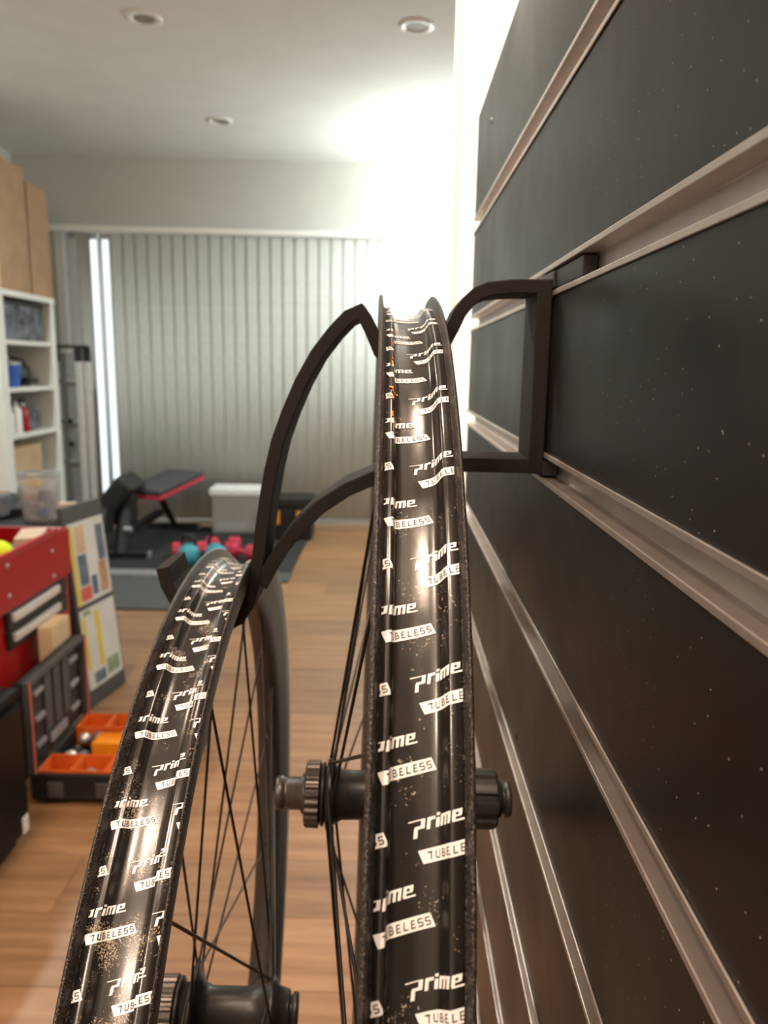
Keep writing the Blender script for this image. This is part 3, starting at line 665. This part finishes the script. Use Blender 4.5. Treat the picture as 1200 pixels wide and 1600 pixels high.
# open organiser case on the floor
oc = thing('organiser_case', 'open black organiser case with orange bins on the floor', 'tool case', (-.70, 1.925, 0))
lx0, lx1, ly0, ly1 = -.185, .185, -.175, .175
MB().box((lx0, ly0, .02), (lx1, ly1, .032)).box((lx0, ly0, .032), (lx0+.012, ly1, .088)).box((lx1-.012, ly0, .032), (lx1, ly1, .088)).box((lx0+.012, ly0, .032), (lx1-.012, ly0+.012, .088)).box((lx0+.012, ly1-.012, .032), (lx1-.012, ly1, .088)).build('case_tray', M['dark'], oc, .003)
for x in (-.12, .12):
    for y in (-.14, .14): MB().bbox((x-.018, y-.018, 0), (x+.018, y+.018, .022), .004).build('foot', M['dark'], oc)
for x in (-.12, .0, .12): MB().bbox((x-.02, ly0-.008, .03), (x+.02, ly0, .07), .003).build('latch', M['charcoal'], oc)
def cup(x0, y0, x1, y1, z0, z1, mat, name='bin'):
    w_ = .004
    return MB().box((x0, y0, z0), (x1, y1, z0+w_)).box((x0, y0, z0+w_), (x0+w_, y1, z1)).box((x1-w_, y0, z0+w_), (x1, y1, z1)).box((x0+w_, y0, z0+w_), (x1-w_, y0+w_, z1)).box((x0+w_, y1-w_, z0+w_), (x1-w_, y1, z1)).build(name, mat, oc)
for i in range(4):
    x0 = lx0+.014+i*.0858; cup(x0, ly0+.014, x0+.084, ly0+.098, .033, .092, M['orange'])
    cup(x0, ly1-.098, x0+.084, ly1-.014, .033, .092, M['orange'])
for i, (a, b_) in enumerate(((lx0+.10, lx1-.014),)): cup(a, -.030, b_, .030, .033, .098, M['amber'])
MB().box((lx0+.104, -.026, .085), (lx1-.018, .026, .092)).build('bin_lid', M['amber'], oc)
def lumps(names, pts):
    for k, (x, y, z, r, mt) in enumerate(pts):
        MB().lathe([(r*.5, 0), (r, r*.5), (r*.9, r*1.1), (r*.45, r*1.5), (0, r*1.6)], 12, 'z', (x, y, z)).build(names, M[mt], oc)
lumps('socket', [(-.15, -.018, .037, .020, 'steel'), (-.115, -.018, .037, .020, 'print_blue'), (-.15, .02, .037, .018, 'dark'), (-.06, .055, .045, .02, 'dark'), (-.02, .055, .06, .021, 'steel'), (-.10, .058, .058, .018, 'print_blue'), (-.14, .058, .055, .017, 'steel'), (.05, .055, .06, .018, 'dark'), (.09, .057, .058, .018, 'steel')])
lumps('fitting', [(-.13, -.12, .038, .018, 'steel'), (-.06, -.11, .038, .020, 'steel_grey'), (.03, -.12, .038, .018, 'steel'), (-.05, .12, .038, .018, 'steel_grey'), (.05, .12, .038, .018, 'card_light')])
Ml = Matrix.Translation((lx0-.002, 0, .088)) @ Matrix.Rotation(math.radians(0), 4, 'Y')
MB().box((-.020, ly0, 0), (0, ly1, .24), 0, Ml).build('lid', M['dark'], oc, .003)
lf = MB(); lf.box((0, ly0, 0), (.016, ly0+.012, .24), 0, Ml).box((0, ly1-.012, 0), (.016, ly1, .24), 0, Ml).box((0, ly0+.012, .228), (.016, ly1-.012, .24), 0, Ml)
lf.build('lid_frame', M['charcoal'], oc)
for y0, y1 in ((ly0, ly0+.006), (ly1-.006, ly1)): MB().box((.016, y0, 0), (.018, y1, .24), 0, Ml).build('lid_seal', M['print_red'], oc)
for y0 in (-.13, .085):
    for z in (.045, .115, .185): MB().box((.001, y0, z), (.008, y0+.05, z+.012), 0, Ml).build('lid_rib', M['steel_grey'], oc)
MB().box((.001, -.05, .02), (.006, .05, .045), 0, Ml).build('lid_rib', M['steel_grey'], oc)
for k in range(3): MB().box((.001, -.07+.055*k, .06), (.005, -.03+.055*k, .215), 0, Ml).build('lid_panel', M['charcoal'], oc)
# red bits behind the lid
carton('small_carton', 'small light brown carton standing behind the open organiser lid', (-.953, 1.985, 0), (-.912, 2.10, .385), M['card_light'])
# black cabinet at the lower left
cb = thing('black_cabinet', 'low black cabinet cut off by the left edge', 'cabinet', (-1.10, 1.35, 0))
MB().bbox((-.28, -.55, .03), (.270, .262, .360), .005).build('body', M['ebony'], cb)
MB().bbox((-.285, -.555, .360), (.275, .267, .378), .004).build('top_panel', M['ebony'], cb)
MB().box((-.26, -.53, 0), (.25, .245, .03)).build('plinth', M['ebony'], cb)
dr = MB().bbox((.270, -.16, .05), (.283, .25, .35), .004).build('door', M['ebony'], cb)
MB().bbox((.283, .215, .045), (.287, .240, .085), .002).build('tag', M['paper'], dr)

# lamp standing round the corner, past the wall's end
lp = thing('floor_lamp', 'lit floor lamp standing round the corner behind the white wall end', 'lamp', (.50, 4.72, 0))
MB().lathe([(0, 0), (.14, 0), (.14, .02), (.03, .035), (.012, .04)], 28).build('base', M['dark'], lp)
MB().tube([(0, 0, .035), (0, 0, 1.86)], .011, 12).build('pole', M['dark'], lp)
MB().lathe([(.012, 1.86), (.03, 1.865), (.032, 1.90), (.02, 1.905)], 20).build('socket', M['dark'], lp)
MB().lathe([(.018, 1.905), (.035, 1.93), (.042, 1.96), (.035, 1.99), (.015, 2.008), (0, 2.01)], 20).build('bulb', M['bulb'], lp)
pl = bpy.data.lights.new('lamp_light', 'POINT'); pl.energy = 190; pl.color = (.95, 1, .95); pl.shadow_soft_size = .06
plo = bpy.data.objects.new('lamp_light', pl); COL.objects.link(plo); plo.location = (.50, 4.72, 1.958)
plo.visible_camera = True
